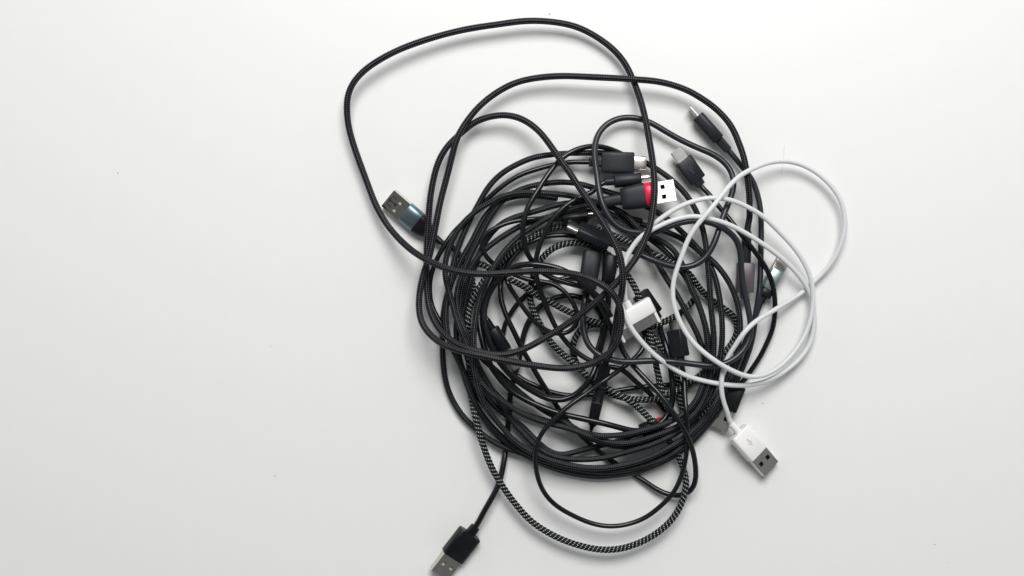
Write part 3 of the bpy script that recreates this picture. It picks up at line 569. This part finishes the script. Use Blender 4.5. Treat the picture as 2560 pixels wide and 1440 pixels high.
# ------------------------------------------------------------------ plugs
def place(me_name, VF, m, parent, Mx, base, smooth=True, angle=35):
    """mesh with geometry in the plug's own frame, baked relative to the cable's origin"""
    V, F = VF; T = Matrix.Translation(-base) @ Mx
    return obj(me_name, mesh(me_name, [T @ Vector(v) for v in V], F, smooth, angle), m, parent)
def build_plug(p):
    c = p['c']; root = c['root']; base = c['base']; k = p['kind']; zb, zf = p['z'][0]/1000, p['z'][1]/1000
    (x0, y0), (x1, y1) = p['pts'][0], p['pts'][-1]
    Mx, L = frame_plug(px2w(x0, y0, zb), px2w(x1, y1, zf), p['roll'])
    w = p['w']/1000; h = p['h']/1000; e = p.get('e', 5)
    m = p.get('m', 'plastic')
    if 'body' in p: secs = p['body'](L, w, h)
    else: secs = body(L, w, h, e)
    H_ = place('plug_housing', loft(secs), m, root, Mx, base)
    if p.get('label'): H_['label'] = p['label']
    if 'relief' in p:                                   # strain relief behind the housing
        rl, rw, rh, rp = p['relief'][:4]
        rl, rw, rh = rl/1000, rw/1000, rh/1000
        place('strain_relief', loft([(-rl, rw*0.40, rh*0.40, rp), (-rl+0.0003, rw*0.46, rh*0.46, rp), (-rl*0.1, rw/2, rh/2, rp), (0.0006, rw/2, rh/2, rp)]), p.get('rm', m), H_, Mx, base)
    if 'ring' in p:                                     # coloured sleeve in front
        gl, gw, gh, gm = p['ring']; gl, gw, gh = gl/1000, gw/1000, gh/1000
        place('colour_sleeve', loft(body(gl, gw, gh, e, 0.0004, x0=L-0.0001)), gm, H_, Mx, base); L2 = L+gl
    else: L2 = L
    T2 = Mx @ Matrix.Translation((L2-0.0002, 0, 0)); st = p.get('steel', 'steel')
    if k == 'usb_a':
        sl = p.get('sl', 11.8)/1000
        sh = place('metal_shell', shell_usb_a(sl), st, H_, T2, base, smooth=False)
        V, F = [], []; slab(V, F, 0, sl-0.0009, -0.0056, 0.0056, -0.0019, 0.0003 if p.get('light', False) else -0.0008)
        place('tongue', (V, F), 'tongue' if p.get('light', False) else 'hole', H_, T2, base, smooth=False)
        if not p.get('light', False):
            V, F = [], []; slab(V, F, 0.0001, 0.0007, -0.0057, 0.0057, -0.0019, 0.0019)
            place('shell_back', (V, F), 'hole', H_, T2, base, smooth=False)
        elif p.get('seam'):                             # folded lock seam stamped into the shell
            V, F = [], []
            for (a0, a1, b0, b1) in ((0.0066, 0.0116, -0.00022, 0.00022), (0.0062, 0.0068, -0.0011, 0.0011), (0.0078, 0.011, 0.0026, 0.0030), (0.0078, 0.011, -0.0030, -0.0026), (0.0105, 0.0110, -0.0016, 0.0016)):
                slab(V, F, a0, a1, b0, b1, 0.00222, 0.00230)
            place('seam', (V, F), 'plastic_dark', H_, T2, base, smooth=False)
    elif k == 'usb_c':
        sl = p.get('sl', 6.6)/1000
        place('metal_shell', ring_shell(0.00415, 0.00125, sl, 3.2), st, H_, T2, base)
        place('tongue', loft(body(sl*0.8, 0.0062, 0.0007, 6, 0.0001)), 'hole', H_, T2, base)
    elif k == 'micro':
        sl = p.get('sl', 5.6)/1000; mw = p.get('mw', 6.9)/2000
        place('metal_shell', ring_shell(mw, 0.00095, sl, 6), st, H_, T2, base)
        place('tongue', loft(body(sl*0.8, mw*1.3, 0.0005, 6, 0.0001)), 'hole', H_, T2, base)
    elif k == 'dock':
        V, F = [], []; slab(V, F, 0, 0.0062, -0.0108, 0.0108, -0.0011, 0.0011)
        place('metal_shell', (V, F), 'steel', H_, T2, base, smooth=False)
        V, F = [], []
        for s in (-1, 1): slab(V, F, -0.0001, 0.0064, min(s*0.0108, s*0.0124), max(s*0.0108, s*0.0124), -0.0013, 0.0013)
        for s in (-1, 1): slab(V, F, 0.0002, 0.0070, min(s*0.0112, s*0.0119), max(s*0.0112, s*0.0119), 0.0013, 0.00145)
        place('guide_rail', (V, F), 'white', H_, T2, base, smooth=False)
        V, F = [], []
        for y in (-0.0075, -0.0068, 0.0068, 0.0075):
            slab(V, F, 0.0024, 0.0046, y-0.00012, y+0.00012, 0.0011, 0.00116)
        place('slot', (V, F), 'emblem', H_, T2, base, smooth=False)
    if p.get('trident'):
        sc, xo, mm = p['trident']
        T3 = Mx @ Matrix.Translation((L*xo, 0, h/2-0.00004))
        place('trident_mark', trident(sc/1000), mm, H_, T3, base, smooth=False)
    if p.get('lines'):
        V, F = [], []
        for q in (-0.0006, 0.0, 0.0006): slab(V, F, L*0.42, L*0.42+0.0018, q-0.0062-0.0001, q-0.0062+0.0001, h/2-0.00006, h/2+0.00004)
        slab(V, F, L*0.38, L*0.38+0.00015, -0.0073, -0.0051, h/2-0.00006, h/2+0.00004)
        place('line_mark', (V, F), 'emblem_grey', H_, Mx, base, smooth=False)
    for (xr, rw, rh) in p.get('bands', ()):
        place('seam_ring', loft([(L*xr-0.00012, rw/2000, rh/2000, e), (L*xr+0.00012, rw/2000, rh/2000, e)]), p.get('bm', 'taupe'), H_, Mx, base)
for p in PLUGS: build_plug(p)

# ------------------------------------------------------------------ crumbs and a hair on the table
def crumb(x, y, s, m, label, st=1.0):
    bm = bmesh.new(); bmesh.ops.create_icosphere(bm, subdivisions=2, radius=1)
    r = random.Random(int(x*7+y))
    for v in bm.verts: v.co *= 1+r.uniform(-.25, .25)
    for v in bm.verts: v.co = Vector((v.co.x*s*0.62*st, v.co.y*s*0.75*r.uniform(.95, 1.05), max(-0.3, v.co.z)*s*0.5))
    me = bpy.data.meshes.new('crumb'); bm.to_mesh(me); bm.free()
    o = obj('crumb', me, m); o.location = px2w(x, y, 0)+Vector((0, 0, s*0.16)); o.rotation_euler = (0, 0, r.uniform(0, 3))
    o['label'] = label; o['category'] = 'crumb'; o['group'] = 'crumbs scattered on the white table'
crumb(1374, 34, 0.0007, 'crumb_y', 'pale yellow crumb above the topmost cable loop', 1.8)
crumb(295, 432, 0.0006, 'crumb', 'tiny dark crumb on the bare table at far left, upper one')
crumb(687, 1189, 0.0006, 'crumb', 'tiny dark crumb on bare table left of the black plug at the bottom')
crumb(677, 866, 0.0004, 'crumb', 'very small crumb on bare table left of the middle of the heap')
crumb(1907, 1008, 0.00045, 'crumb', 'small crumb above the white plug, right of the heap', 1.4)
crumb(2337, 1361, 0.0005, 'crumb', 'dark crumb near the bottom right corner of the table')
crumb(2368, 1403, 0.0005, 'crumb_y', 'pale crumb closest to the bottom right corner')
crumb(551, 955, 0.0003, 'crumb', 'faintest speck on the bare table left of the heap')
hp = np.array([px2w(a, b, zc) for a, b, zc in ((1961, 362, .0003), (1960, 378, .0006), (1959, 392, .0005), (1956, 418, .0004), (1953, 434, .0003))])
hb = Vector(hp.mean(0)); hair = obj('hair', tube(hp-np.array(hb), 0.00005, 6, 0.001), 'hair'); hair.location = hb
hair['label'] = 'short fine hair lying across the table under the white cable loop'; hair['category'] = 'hair'
